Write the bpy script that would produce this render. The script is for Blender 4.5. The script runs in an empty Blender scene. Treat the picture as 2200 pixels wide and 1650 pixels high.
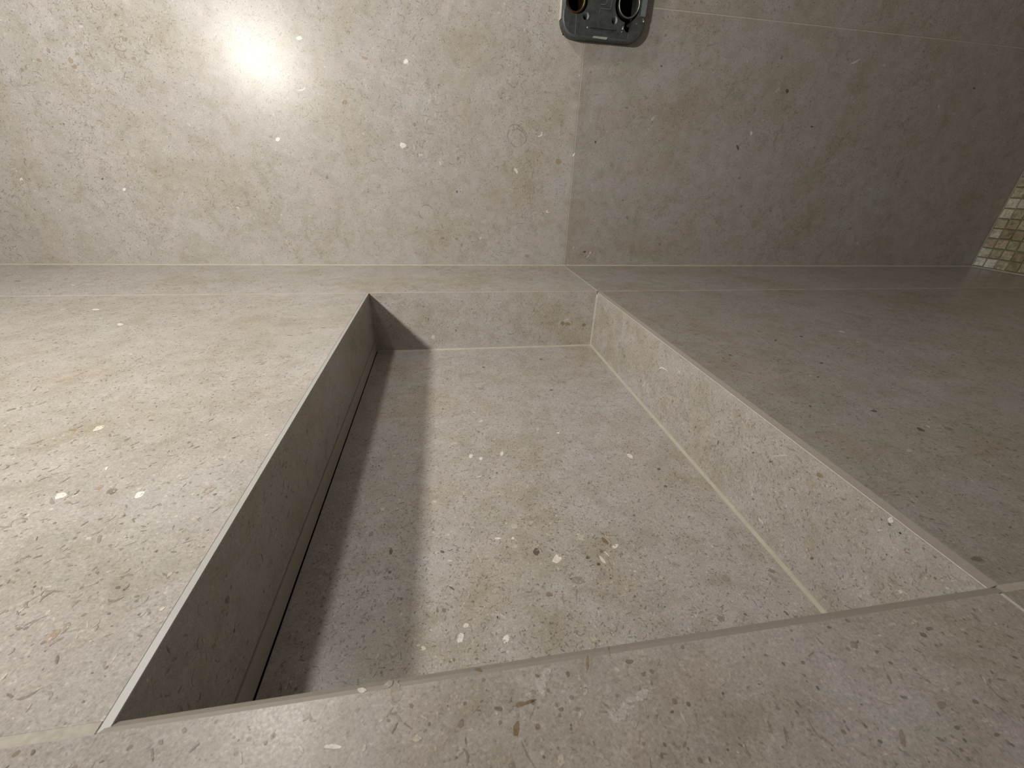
import bpy, bmesh, math, random
from mathutils import Vector, Matrix, noise

S = 0.15            # one scene unit in metres (camera stands one unit above the counter)
Z0 = 0.80           # counter height above the floor, metres
def P(x, y, z): return Vector((x*S, y*S, Z0 + z*S))

# ------------------------------------------------------------------ camera
cam_data = bpy.data.cameras.new('camera')
cam_data.sensor_fit = 'HORIZONTAL'; cam_data.sensor_width = 36.0
cam_data.lens = 855.43/2200*36.0
cam_data.clip_start = 0.005; cam_data.clip_end = 50
cam = bpy.data.objects.new('camera', cam_data)
bpy.context.scene.collection.objects.link(cam)
R3 = Matrix(((0.9870311763937963, 0.043992297138714345, -0.15438307750248237),
             (-0.157103034681446, 0.4623384962062159, -0.8726750548856402),
             (0.03298625957211245, 0.8856115360123952, 0.46325383318566005)))
cam.matrix_world = Matrix.Translation(P(-1.5126175782399192, -5.061250263602323, 1.0)) @ R3.to_4x4()
cam_data.dof.use_dof = True
cam_data.dof.focus_distance = 0.36
cam_data.dof.aperture_fstop = 30.0
bpy.context.scene.camera = cam

# ------------------------------------------------------------------ world, lights, exposure
sc = bpy.context.scene
sc.view_settings.view_transform = 'Standard'
sc.view_settings.look = 'None'
sc.view_settings.gamma = 1.0
sc.view_settings.use_curve_mapping = False
sc.view_settings.exposure = 0.06
w = bpy.data.worlds.new('room_light'); sc.world = w; w.use_nodes = True
w.node_tree.nodes['Background'].inputs[0].default_value = (1.0, 0.92, 0.82, 1)
w.node_tree.nodes['Background'].inputs[1].default_value = 0.158

def lamp(name, kind, loc, power, color, size=None, aim=None, **kw):
    d = bpy.data.lights.new(name, kind); d.energy = power; d.color = color
    if kind == 'AREA':
        d.shape = 'RECTANGLE'; d.size, d.size_y = size
    elif size is not None: d.shadow_soft_size = size
    for k, v in kw.items(): setattr(d, k, v)
    o = bpy.data.objects.new(name, d); sc.collection.objects.link(o)
    o.location = P(*loc)
    if aim: o.rotation_euler = (P(*aim)-P(*loc)).to_track_quat('-Z', 'Y').to_euler()
    return o
# work lamp standing off to the left, beamed at the wall, and a ceiling spot high above
lamp('work_lamp', 'SPOT', (-4.92, -5.5, 2.90), 27.0, (1.0, 0.97, 0.925), 0.028, (-1.9, 0.0, 0.75), spot_size=math.radians(122), spot_blend=1.0)
lamp('ceiling_spot', 'POINT', (-3.85, -2.1, 5.4), 7.8, (1.0, 0.96, 0.90), 0.035)

# ------------------------------------------------------------------ materials
def new_mat(name):
    m = bpy.data.materials.new(name); m.use_nodes = True
    nt = m.node_tree; b = nt.nodes['Principled BSDF']
    return m, nt, b
def nd(nt, t, **kw):
    n = nt.nodes.new(t)
    for k, v in kw.items():
        if k in ('inp',):
            for i, x in v.items(): n.inputs[i].default_value = x
        else: setattr(n, k, v)
    return n
def ramp(nt, src, stops, interp='LINEAR'):
    r = nt.nodes.new('ShaderNodeValToRGB'); r.color_ramp.interpolation = interp
    e = r.color_ramp.elements
    while len(e) < len(stops): e.new(0.5)
    for q, (p, c) in zip(e, stops):
        q.position = p; q.color = (c, c, c, 1) if isinstance(c, (int, float)) else tuple(c)+(1,)
    nt.links.new(src, r.inputs[0]); return r.outputs[0]
def mul(nt, a, b, fac=1.0):
    m = nt.nodes.new('ShaderNodeMix'); m.data_type = 'RGBA'; m.blend_type = 'MULTIPLY'; m.clamp_result = False
    m.inputs[0].default_value = fac
    nt.links.new(a, m.inputs[6]); nt.links.new(b, m.inputs[7]); return m.outputs[2]
def noise_tex(nt, vec, scale, detail=3, rough=0.5, dist=0.0):
    n = nd(nt, 'ShaderNodeTexNoise'); n.inputs['Scale'].default_value = scale
    n.inputs['Detail'].default_value = detail; n.inputs['Roughness'].default_value = rough
    n.inputs['Distortion'].default_value = dist
    nt.links.new(vec, n.inputs['Vector']); return n.outputs['Fac']

def stone():
    m, nt, b = new_mat('fossil_limestone_porcelain')
    L = nt.links
    tc = nd(nt, 'ShaderNodeTexCoord').outputs['Object']
    # broad warm, rosy and greenish grey clouds
    c1 = ramp(nt, noise_tex(nt, tc, 9, 5, 0.6, 0.4), [(0.34, (0.385, 0.345, 0.285)), (0.47, (0.41, 0.382, 0.342)), (0.58, (0.42, 0.393, 0.362)), (0.70, (0.43, 0.412, 0.378))])
    mp = nd(nt, 'ShaderNodeMapping'); mp.inputs['Location'].default_value = (3.1, 7.7, 1.3); L.new(tc, mp.inputs[0])
    c2 = ramp(nt, noise_tex(nt, mp.outputs[0], 17, 4, 0.6, 0.3), [(0.36, (0.995, 1.0, 0.985)), (0.5, (1.0, 1.0, 1.0)), (0.64, (1.01, 0.988, 0.975))])
    col = mul(nt, c1, c2)
    # brownish drifts a centimetre or two across, then mottling and grain
    col = mul(nt, col, ramp(nt, noise_tex(nt, mp.outputs[0], 34, 7, 0.72, 0.8), [(0.33, (0.86, 0.835, 0.775)), (0.45, (0.955, 0.947, 0.925)), (0.54, (1.01, 1.01, 1.01)), (0.68, (1.05, 1.06, 1.08))]))
    col = mul(nt, col, ramp(nt, noise_tex(nt, tc, 70, 5, 0.65, 0.5), [(0.3, 0.92), (0.5, 1.0), (0.7, 1.06)]))
    col = mul(nt, col, ramp(nt, noise_tex(nt, tc, 620, 5, 0.85, 0.6), [(0.32, 0.66), (0.44, 0.94), (0.56, 1.04), (0.68, 1.30)]))
    col = mul(nt, col, ramp(nt, noise_tex(nt, mp.outputs[0], 1250, 2, 0.6), [(0.30, 0.74), (0.42, 0.97), (0.60, 1.03), (0.72, 1.22)]))
    # tiny pits and tiny pale grains
    v = nd(nt, 'ShaderNodeTexVoronoi'); v.inputs['Scale'].default_value = 330; L.new(tc, v.inputs['Vector'])
    rad = nd(nt, 'ShaderNodeSeparateColor'); L.new(v.outputs['Color'], rad.inputs[0])
    thr = nd(nt, 'ShaderNodeMath', operation='MULTIPLY'); L.new(rad.outputs[0], thr.inputs[0]); thr.inputs[1].default_value = 0.30
    pit = nd(nt, 'ShaderNodeMath', operation='LESS_THAN'); L.new(v.outputs['Distance'], pit.inputs[0]); L.new(thr.outputs[0], pit.inputs[1])
    sel = ramp(nt, rad.outputs[1], [(0.0, (0.66, 0.62, 0.56)), (0.16, (1, 1, 1)), (0.88, (1.0, 1.0, 1.0)), (0.93, (1.28, 1.27, 1.22))], 'CONSTANT')
    mx = nd(nt, 'ShaderNodeMix', data_type='RGBA'); L.new(pit.outputs[0], mx.inputs[0])
    mx.inputs[6].default_value = (1, 1, 1, 1); L.new(sel, mx.inputs[7])
    col = mul(nt, col, mx.outputs[2])
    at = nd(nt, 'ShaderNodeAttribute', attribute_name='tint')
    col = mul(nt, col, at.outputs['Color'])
    L.new(col, b.inputs['Base Color'])
    L.new(ramp(nt, noise_tex(nt, tc, 900, 4, 0.7), [(0.3, 0.25), (0.7, 0.35)]), b.inputs['Roughness'])
    b.inputs['Specular IOR Level'].default_value = 0.32
    bp = nd(nt, 'ShaderNodeBump'); bp.inputs['Strength'].default_value = 0.07; bp.inputs['Distance'].default_value = 0.0002
    L.new(noise_tex(nt, tc, 1300, 3, 0.7), bp.inputs['Height']); L.new(bp.outputs[0], b.inputs['Normal'])
    return m
def plain(name, color, rough=0.6, metallic=0.0, nscale=60, namp=0.06, bump=0.0, spec=0.5):
    m, nt, b = new_mat(name)
    tc = nd(nt, 'ShaderNodeTexCoord').outputs['Object']
    base = nd(nt, 'ShaderNodeRGB'); base.outputs[0].default_value = tuple(color)+(1,)
    n = noise_tex(nt, tc, nscale, 4, 0.6)
    nt.links.new(mul(nt, base.outputs[0], ramp(nt, n, [(0.3, 1-namp), (0.7, 1+namp)])), b.inputs['Base Color'])
    b.inputs['Roughness'].default_value = rough; b.inputs['Metallic'].default_value = metallic
    b.inputs['Specular IOR Level'].default_value = spec
    if bump:
        bp = nd(nt, 'ShaderNodeBump'); bp.inputs['Strength'].default_value = bump; bp.inputs['Distance'].default_value = 0.0005
        nt.links.new(n, bp.inputs['Height']); nt.links.new(bp.outputs[0], b.inputs['Normal'])
    return m
STONE = stone()
GROUT = plain('beige_grout', (0.58, 0.545, 0.47), 0.85, nscale=400, namp=0.12)
JOINT = plain('fine_joint_filler', (0.47, 0.43, 0.36), 0.8, nscale=300, namp=0.10)
SEAL = plain('pale_sealant', (0.43, 0.40, 0.32), 0.55, nscale=90, namp=0.08)
BODY = plain('porcelain_body_edge', (0.29, 0.262, 0.226), 0.5, nscale=500, namp=0.05)
BODY2 = plain('lit_bevel_edge', (0.43, 0.42, 0.39), 0.35, nscale=60, namp=0.06)  # left bevel kept paler: the light it catches is in the colour
STRIP = plain('smooth_drain_strip', (0.40, 0.37, 0.33), 0.45, nscale=30, namp=0.05)
DARK = plain('gap_and_bore_shade', (0.03, 0.026, 0.022), 0.9)  # near-black backing: shade inside gaps and bores put into the colour
MORTAR = plain('screed', (0.35, 0.32, 0.28), 0.9)
PLASTIC = plain('black_plastic', (0.042, 0.045, 0.044), 0.42, nscale=140, namp=0.35, bump=0.15)
PLASTIC2 = plain('grey_plastic_and_lit_facet', (0.13, 0.145, 0.145), 0.4, nscale=90, namp=0.15)
PLASTER_AND_GLINT = plain('plaster_and_glint', (0.55, 0.52, 0.46), 0.8)  # plaster crumbs, and the painted light on the box's left side
BRASS = plain('tarnished_brass', (0.13, 0.095, 0.045), 0.35, 0.9, nscale=80, namp=0.3)
STEEL = plain('dull_steel', (0.26, 0.255, 0.225), 0.35, 0.9, nscale=80, namp=0.2)
RUBBER = plain('glossy_black_plug', (0.012, 0.012, 0.02), 0.12)
CHROME = plain('bright_metal', (0.75, 0.75, 0.78), 0.2, 1.0)
CHAMFER = plain('lit_plastic_edge', (0.085, 0.088, 0.095), 0.4, nscale=90, namp=0.25)  # lighter than the face: reflection along the chamfer put into the colour
TUBE = plain('pale_socket_wall_and_hole_glint', (0.62, 0.62, 0.62), 0.3, 0.3)
WIDEJ = plain('wide_joint_grout', (0.40, 0.37, 0.31), 0.85, nscale=300, namp=0.15)
FLOORM = plain('grey_floor_tile', (0.22, 0.2, 0.18), 0.5, nscale=8, namp=0.15)
FLECK_TINT={'w':(1.85,1.9,1.95),'l':(1.3,1.3,1.25),'d':(0.6,0.57,0.52),'k':(0.38,0.35,0.32),'b':(0.8,0.7,0.55),'g':(0.75,0.71,0.65),'p':(0.95,0.82,0.74),'B':(0.62,0.48,0.33),'B2':(0.8,0.7,0.55),'w2':(1.2,1.24,1.3),'g2':(0.88,0.85,0.78),'w3':(1.35,1.38,1.4),'w4':(1.1,1.12,1.16),'b2':(0.7,0.6,0.42),'b3':(0.97,0.92,0.8)}
INCLUSIONS=[
('W',-1.896,1.249,0.029,0.0012,-0.0022,-0.0236,'w'),('W',-1.713,1.166,0.0247,0.001,-0.0009,-0.0132,'l'),('W',-1.508,1.094,0.0096,0.0034,0.0076,-0.0208,'l'),
('W',-0.661,1.051,0.0094,0.0062,0.0194,-0.0223,'w'),('W',-3.13,1.247,0.0178,0.0008,-0.0036,-0.0164,'w'),('W',-1.799,1.964,0.0185,-0.0044,-0.0092,-0.0177,'w'),
('W',-2.76,2.074,0.0207,0.0014,-0.0028,-0.0137,'w'),('W',-3.473,2.054,0.0059,-0.0029,-0.0139,-0.0152,'l'),('W',-2.432,1.597,0.0269,0.0014,-0.0027,-0.0175,'b'),
('W',-2.186,1.964,0.0296,-0.0024,-0.0037,-0.0108,'b'),('W',-3.191,1.268,0.0176,0.0008,-0.0028,-0.0122,'g'),('W',-2.922,2.093,0.0068,-0.0023,-0.012,-0.016,'g'),
('W',-4.215,1.832,0.0169,-0.0032,-0.0065,-0.0101,'g'),('W',-4.657,1.832,0.015,-0.0046,-0.0064,-0.0081,'g'),('W',-4.241,1.964,0.0262,0.0018,-0.0049,-0.0133,'g'),
('W',-4.728,1.782,0.0195,0.0095,0.005,-0.0226,'b'),('W',-4.717,1.739,0.0223,0.0014,-0.0056,-0.0137,'b'),('W',-4.976,1.769,0.0144,-0.0089,-0.0109,-0.0106,'b'),
('W',-4.874,1.841,0.0156,0.0054,-0.0007,-0.0182,'g'),('W',-5.14,1.693,0.0137,0.0066,0.0023,-0.0142,'g'),('W',-5.104,1.702,0.0098,0.0034,-0.0008,-0.0125,'g'),
('W',-4.847,0.838,0.009,0.0003,-0.0036,-0.0092,'k'),('W',-4.553,2.028,0.0181,0.0013,-0.0039,-0.0096,'l'),('W',-5.546,0.812,0.0117,0.0004,-0.0056,-0.0123,'w'),
('W',-4.688,0.747,0.0126,0.0004,-0.0047,-0.0129,'w'),('W',-0.174,1.161,0.0347,-0.015,-0.0143,-0.0247,'b'),('W',-1.334,0.818,0.0105,0.0003,-0.0004,-0.0144,'k'),
('W',-1.355,0.311,0.0221,0.0003,-0.0005,-0.0159,'g'),('W',-0.483,0.116,0.0416,0.0002,0.0009,-0.0169,'g'),('W',-1.519,0.314,0.0273,0.0003,-0.0006,-0.0131,'g'),
('W',0.334,0.161,0.0124,0.0001,0.0015,-0.0115,'w'),('W',0.258,0.172,0.0167,0.006,0.0069,-0.0134,'k'),('W',2.333,1.958,0.02,0.0071,0.0107,-0.0117,'l'),('W',2.352,1.972,0.0178,-0.0055,-0.0076,-0.0193,'l'),
('W',2.469,1.966,0.0208,0.0012,0.0077,-0.0193,'k'),('W',2.155,1.542,0.0126,-0.0011,0.0021,-0.0184,'w'),('W',2.027,1.389,0.0131,0.0047,0.0215,-0.0264,'k'),
('W',3.117,2.301,0.021,0.0014,0.008,-0.0163,'g'),('W',2.937,1.644,0.019,0.0009,0.0041,-0.0093,'k'),('W',3.62,2.278,0.0186,0.0012,0.0069,-0.0125,'l'),('W',5.014,2.138,0.0204,0.0012,0.0079,-0.0112,'k'),
('W',4.893,1.87,0.0243,0.0012,0.0095,-0.0142,'l'),('W',-0.017,1.961,0.0152,0.0009,0.0009,-0.0078,'l'),('W',0.272,2.131,0.0076,0.0005,0.0015,-0.0095,'l'),
('W',0.417,2.098,0.0149,0.003,0.0023,-0.0056,'l'),('W',0.101,1.996,0.0127,0.0008,0.0015,-0.0117,'g'),('W',0.883,2.096,0.0117,0.0007,0.0018,-0.0079,'k'),
('W',0.873,2.351,0.0155,0.0011,0.0025,-0.0111,'g'),('W',0.0,1.237,0.0075,-0.0032,-0.0093,-0.0163,'w'),('W',0.257,0.931,0.0173,0.0005,0.0013,-0.0099,'l'),
('W',0.338,0.548,0.0147,-0.0043,-0.0028,-0.0101,'l'),('W',0.238,1.37,0.0099,0.0004,0.0018,-0.0135,'k'),('W',0.553,1.71,0.0163,0.0009,0.0015,-0.0085,'g'),
('C',-2.982,-3.406,0.0095,0.0149,0.0104,-0.0125,'w'),('C',-3.07,-3.413,0.0127,-0.0014,0.0077,-0.0111,'b'),('C',-2.819,-3.829,0.0113,0.0075,0.0126,-0.0141,'w'),
('C',-2.773,-3.835,0.008,0.0036,0.006,-0.0071,'l'),('C',-2.567,-3.858,0.0103,0.0072,0.0091,-0.0116,'w'),('C',-2.722,-3.805,0.005,0.0111,0.0087,-0.0091,'p'),
('C',-2.669,-3.827,0.0151,0.0044,0.01,-0.0134,'d'),('C',-2.847,-3.915,0.0046,0.0046,0.0052,-0.0052,'l'),('C',-2.834,-3.944,0.0036,0.0028,0.004,-0.004,'d'),
('C',-2.74,-3.961,0.0035,0.0025,0.0038,-0.004,'d'),('C',-2.618,-3.96,0.0059,0.0031,0.0038,-0.0045,'d'),('C',-2.541,-3.989,0.0046,0.0016,0.0028,-0.0036,'d'),
('C',-2.77,-3.87,0.0104,0.0002,0.0044,-0.0058,'g'),('C',-2.473,-3.918,0.0046,0.0024,0.0041,-0.0055,'g'),('C',-2.469,-4.009,0.0083,-0.0011,0.0017,-0.003,'d'),
('C',-2.565,-4.045,0.0066,-0.0032,0.007,-0.017,'g'),('C',-2.477,-4.05,0.003,0.004,0.0033,-0.0035,'g'),('C',-2.557,-4.216,0.0255,-0.0035,0.0024,-0.0032,'g'),
('C',-2.579,-4.201,0.0096,-0.0002,0.0024,-0.003,'l'),('C',-2.666,-4.147,0.0028,0.0016,0.0047,-0.0047,'g'),('C',-2.576,-4.137,0.0053,0.0016,0.0029,-0.0033,'g'),
('C',-2.332,-4.274,0.004,0.0016,0.0029,-0.0034,'g'),('C',-2.293,-4.212,0.0035,0.0015,0.0036,-0.0045,'g'),('C',-3.203,-3.521,0.0101,-0.0012,0.0052,-0.0066,'g'),
('C',-2.767,-3.543,0.0092,0.0151,0.0038,-0.0047,'g'),('C',-2.347,-3.872,0.0088,0.0176,0.0036,-0.0042,'p'),('C',-2.465,-4.343,0.0064,0.0141,0.0094,-0.0073,'p'),
('C',-2.452,-4.328,0.0036,-0.0011,0.0054,-0.0095,'p'),('C',-2.348,-4.337,0.003,0.0011,0.0017,-0.0018,'d'),('C',-4.132,-1.678,0.0254,-0.0013,0.0128,-0.0194,'w'),
('C',-3.953,-1.899,0.0251,-0.0123,0.0096,-0.0159,'l'),('C',-4.352,-1.667,0.0111,0.0137,0.0135,-0.0178,'l'),('C',-3.744,-2.042,0.0177,-0.0011,0.0124,-0.0201,'w'),
('C',-4.819,-0.902,0.0377,-0.0299,0.02,-0.0324,'l'),('C',0.07,-4.463,0.0133,-0.0064,-0.0128,-0.0074,'d'),('C',0.677,-3.821,0.0024,-0.0151,-0.0148,-0.009,'k'),
('C',0.614,-3.645,0.01,-0.0058,-0.0098,-0.0079,'k'),('C',0.443,-3.957,0.0128,-0.0015,-0.0143,-0.0116,'l'),('C',0.848,-2.68,0.0145,-0.0011,-0.0101,-0.0122,'k'),
('C',1.113,-2.623,0.0059,-0.0105,-0.0134,-0.0131,'k'),('C',0.321,-2.909,0.0114,-0.0076,-0.0078,-0.0099,'k'),('C',0.649,-3.262,0.0058,-0.0038,-0.0076,-0.0072,'k'),
('C',0.85,-3.08,0.0127,-0.0011,-0.0089,-0.0092,'k'),('C',0.313,-3.568,0.003,-0.0051,-0.0069,-0.0059,'k'),('C',1.545,-2.552,0.0074,-0.0167,-0.0107,-0.0094,'w'),
('C',2.065,-2.576,0.0165,-0.0011,-0.0143,-0.0118,'l'),('C',1.464,-2.762,0.0103,-0.0088,-0.0192,-0.0167,'l'),('C',-0.555,-4.633,0.0021,-0.0067,-0.0107,-0.0044,'g'),
('C',-0.512,-4.655,0.0029,-0.0019,-0.0042,-0.0025,'d'),('C',-0.715,-4.651,0.0043,-0.0019,-0.0038,-0.0029,'d'),('C',-0.579,-4.586,0.0051,-0.0017,-0.0031,-0.0025,'d'),
('C',-0.351,-4.636,0.0051,-0.0051,-0.0066,-0.0033,'d'),('C',-0.315,-4.625,0.0059,-0.003,-0.0048,-0.0028,'d'),('C',-0.623,-4.808,0.0067,-0.0,-0.0108,-0.0126,'g'),
('C',-0.488,-4.811,0.0043,-0.0026,-0.0049,-0.0023,'d'),('C',-0.417,-4.833,0.0036,-0.0021,-0.0051,-0.0022,'d'),('C',-0.476,-4.772,0.0015,-0.0053,-0.0128,-0.0042,'g'),
('C',-0.413,-4.809,0.0055,-0.0033,-0.0052,-0.0024,'l'),('C',-0.393,-4.778,0.0044,-0.0028,-0.0054,-0.0026,'d'),('C',-0.503,-4.682,0.0042,-0.0027,-0.0034,-0.0019,'d'),
('C',-1.441,-4.639,0.0085,-0.0025,-0.0014,-0.0039,'d'),('C',-1.31,-4.659,0.0059,-0.0009,-0.0009,-0.0032,'d'),('C',-1.38,-4.637,0.0238,0.0037,0.0007,-0.003,'B'),
('C',-1.41,-4.678,0.0055,-0.0015,-0.0043,-0.0123,'B'),('C',-1.318,-4.649,0.003,0.0,-0.0002,-0.005,'g'),('C',-1.521,-4.654,0.0052,-0.0024,-0.0035,-0.0069,'g'),
('C',-1.276,-4.664,0.0069,-0.001,-0.001,-0.0032,'g'),('C',-1.478,-4.558,0.0094,-0.005,-0.0012,-0.0021,'B'),('C',-1.327,-4.59,0.0086,-0.0035,-0.0076,-0.0135,'w2'),
('C',-1.342,-4.612,0.0082,-0.0012,-0.0024,-0.0105,'w2'),('C',-1.185,-4.686,0.0102,0.0027,0.0016,-0.0059,'w2'),('C',-1.157,-4.669,0.0145,0.0049,0.0022,-0.006,'w2'),
('C',-1.125,-4.659,0.0131,0.0035,0.0007,-0.0032,'w2'),('C',-1.203,-4.69,0.0058,-0.0008,-0.0025,-0.0061,'w2'),('C',-1.658,-4.58,0.0148,-0.0021,0.002,-0.021,'g2'),
('C',-1.769,-4.655,0.0141,-0.0015,0.001,-0.0034,'w'),('C',-1.609,-4.666,0.0107,-0.0,0.0016,-0.0061,'l'),('C',-1.73,-4.563,0.01,-0.003,-0.0001,-0.0052,'l'),
('C',-1.709,-4.666,0.0036,-0.0013,-0.0009,-0.0054,'l'),('C',-1.332,-4.74,0.0072,-0.0011,-0.0025,-0.0093,'l'),('C',-1.668,-4.627,0.0028,-0.0004,0.0003,-0.0024,'d'),
('C',-1.585,-4.645,0.0028,-0.0004,0.0001,-0.0032,'d'),('C',-1.253,-4.607,0.0033,0.0001,-0.0005,-0.0073,'l'),('C',-1.276,-4.596,0.0042,-0.0006,-0.0016,-0.0055,'d'),
('C',-1.225,-4.58,0.0032,-0.0006,-0.0067,-0.0169,'B2'),('C',-1.168,-4.562,0.0035,0.0009,0.0014,-0.0116,'g'),('C',-1.126,-4.591,0.0087,-0.0012,-0.0021,-0.0048,'d'),
('C',-1.131,-4.698,0.002,-0.0003,-0.0007,-0.0015,'d'),('C',-1.9,-4.63,0.0036,-0.002,-0.001,-0.003,'d'),('C',-2.099,-4.6,0.0049,-0.0025,-0.0004,-0.0037,'g'),
('C',-2.065,-4.586,0.0048,-0.0014,0.0015,-0.0047,'g'),('C',-2.325,-4.582,0.0041,-0.002,0.0006,-0.0043,'d'),('F',-1.053,-3.842,0.019,0.0126,0.0062,-0.0146,'w'),
('F',-1.141,-3.793,0.0155,-0.002,-0.0044,-0.0206,'k'),('F',-0.9,-3.741,0.0168,-0.0111,-0.0129,-0.0199,'w3'),('F',-0.991,-3.963,0.034,-0.008,-0.0061,-0.0153,'g'),
('F',-1.13,-4.016,0.0139,-0.0019,-0.0031,-0.0124,'d'),('F',-0.788,-3.773,0.0089,-0.0212,-0.0094,-0.0068,'B'),('F',-0.75,-3.812,0.0176,0.0044,-0.0008,-0.009,'w'),
('F',-0.841,-3.877,0.0068,0.0041,0.007,-0.0205,'w'),('F',-0.867,-3.897,0.0087,-0.0011,-0.0026,-0.0072,'k'),('F',-0.907,-3.856,0.0088,-0.0012,-0.0025,-0.0075,'k'),
('F',-1.583,-3.733,0.0102,-0.0059,-0.0022,-0.0072,'k'),('F',-1.542,-3.929,0.0111,-0.0103,-0.0024,-0.0033,'k'),('F',-1.576,-4.023,0.0085,-0.0012,-0.0001,-0.0089,'d'),
('F',-1.457,-4.001,0.0058,-0.0008,-0.0004,-0.0062,'d'),('F',-1.477,-3.872,0.0082,-0.0011,-0.0005,-0.0082,'g'),('F',-1.515,-4.144,0.0101,-0.0041,-0.0047,-0.0145,'w'),
('F',-1.342,-4.173,0.0099,-0.0041,-0.0063,-0.0143,'w'),('F',-1.655,-4.162,0.0086,-0.0012,0.0003,-0.0076,'w'),('F',-1.491,-4.098,0.0093,0.0051,0.0038,-0.0066,'w'),
('F',-1.219,-3.626,0.0156,-0.0057,-0.0045,-0.0144,'l'),('F',-1.233,-3.749,0.0112,-0.0015,-0.0018,-0.0107,'l'),('F',-1.621,-3.401,0.01,-0.0012,0.0001,-0.0105,'l'),
('F',-1.126,-3.61,0.0071,-0.0047,-0.0056,-0.0111,'l'),('F',-1.238,-3.7,0.0068,-0.0009,-0.0011,-0.007,'w'),('F',-1.03,-3.631,0.0085,-0.0043,-0.0034,-0.0071,'l'),
('F',-1.311,-3.691,0.0136,-0.0018,-0.0007,-0.0056,'w'),('F',-1.412,-3.794,0.0041,0.0016,0.007,-0.0239,'l'),('F',-1.369,-4.069,0.0451,-0.0062,-0.0033,-0.0266,'w4'),
('F',-1.368,-4.135,0.0254,-0.0035,-0.002,-0.016,'w4'),('F',-1.172,-4.181,0.0409,0.0079,0.003,-0.0237,'w4'),('F',-1.103,-3.984,0.0103,-0.0092,-0.0089,-0.0103,'w4'),
('F',-0.076,-4.037,0.0121,-0.0121,-0.009,-0.0066,'d'),('F',-0.165,-4.229,0.0036,-0.0096,-0.0054,-0.0027,'k'),('F',-1.002,-4.221,0.009,-0.0013,-0.0036,-0.01,'l'),
('F',-1.195,-1.719,0.0168,-0.005,-0.002,-0.015,'k'),('F',-0.67,-2.215,0.0131,-0.0038,-0.0033,-0.0111,'k'),('F',-0.62,-1.587,0.0161,-0.0014,-0.0049,-0.0218,'d'),
('F',-0.381,-3.145,0.0114,-0.0136,-0.0094,-0.0121,'w'),('F',-1.258,-2.134,0.0235,0.002,-0.001,-0.0203,'g'),('F',-0.778,-2.836,0.0114,-0.0013,-0.0022,-0.0083,'w'),
('F',-1.202,-3.025,0.0077,-0.0059,-0.0065,-0.0174,'w'),('F',-1.399,-3.026,0.0102,-0.0012,-0.0013,-0.0188,'w'),('F',-1.34,-3.057,0.0102,-0.0012,-0.0012,-0.0139,'w'),
('F',-0.912,-2.775,0.0091,-0.0041,-0.0072,-0.0222,'l'),('F',-1.33,-2.763,0.0114,-0.009,-0.0028,-0.0093,'d'),('F',-0.732,-3.36,0.0106,0.0035,-0.0006,-0.0075,'d'),
('F',-1.82,-3.699,0.0087,-0.003,-0.0007,-0.018,'k'),('F',-1.813,-3.813,0.0082,-0.0011,0.0008,-0.0072,'k'),('F',-1.892,-3.422,0.0096,-0.0012,0.0012,-0.0101,'w3'),
('F',-1.82,-4.167,0.0065,-0.0036,-0.0036,-0.0097,'l'),('F',-1.861,-4.194,0.0049,-0.0023,-0.0013,-0.0056,'l'),('F',-0.252,-3.29,0.0058,-0.0096,-0.0083,-0.0086,'k'),
('F',-0.289,-3.441,0.0077,-0.0064,-0.007,-0.0085,'k'),('F',-1.542,-4.217,0.0063,-0.0031,-0.0025,-0.0057,'d'),('F',-1.556,-4.223,0.005,-0.0007,-0.0001,-0.0047,'d'),
('F',-1.459,-4.226,0.0068,-0.001,-0.0004,-0.0048,'d'),('R',-4.268,-0.03,-0.0079,0.0015,-0.0004,-0.0094,'w'),('R',-4.272,-0.047,-0.0065,-0.0003,0.0004,-0.0048,'k'),
('R',-3.643,-0.21,-0.0077,0.0058,-0.0025,-0.0055,'k'),('R',-3.754,-0.181,-0.0079,0.0063,-0.0019,-0.0041,'k'),('R',-2.894,-0.344,-0.0126,0.0073,-0.0045,-0.0104,'d'),
('R',-3.401,-0.323,-0.0052,0.0029,-0.0026,-0.0143,'k'),('R',-3.731,-0.171,-0.0058,0.0045,-0.0038,-0.0083,'g'),('R',-3.987,-0.069,-0.0144,-0.0005,0.0017,-0.0092,'b2'),
('R',-2.794,-0.371,-0.1437,0.0815,-0.0596,-0.1392,'b3'),('R',-3.965,-0.134,-0.0381,0.0082,0.0018,-0.0335,'b3'),('R',-4.082,-0.372,-0.0404,0.047,-0.0315,-0.0673,'b3'),
('R',-4.112,-0.422,-0.0062,0.0077,-0.0026,-0.0056,'k'),('R',-4.224,-0.521,-0.0068,0.0099,-0.0043,-0.0091,'g'),('R',-4.399,-0.236,-0.0045,0.0031,-0.001,-0.0056,'w'),
('R',-4.32,-0.345,-0.0177,0.0251,-0.0078,-0.0163,'w4'),('B',-0.283,-0.34,0.0301,-0.0007,0.002,-0.0203,'b2'),('B',-0.333,-0.334,0.0199,-0.0004,0.0022,-0.0227,'d'),
('B',-0.1,-0.355,0.0203,-0.0004,0.0022,-0.0179,'d'),('B',-0.405,-0.303,0.0449,0.0161,0.0126,-0.0284,'g2'),('B',-1.691,-0.263,0.0089,-0.0002,-0.0009,-0.0141,'d'),
('B',-1.426,-0.384,0.0092,-0.0002,-0.0004,-0.0122,'d'),]
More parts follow.
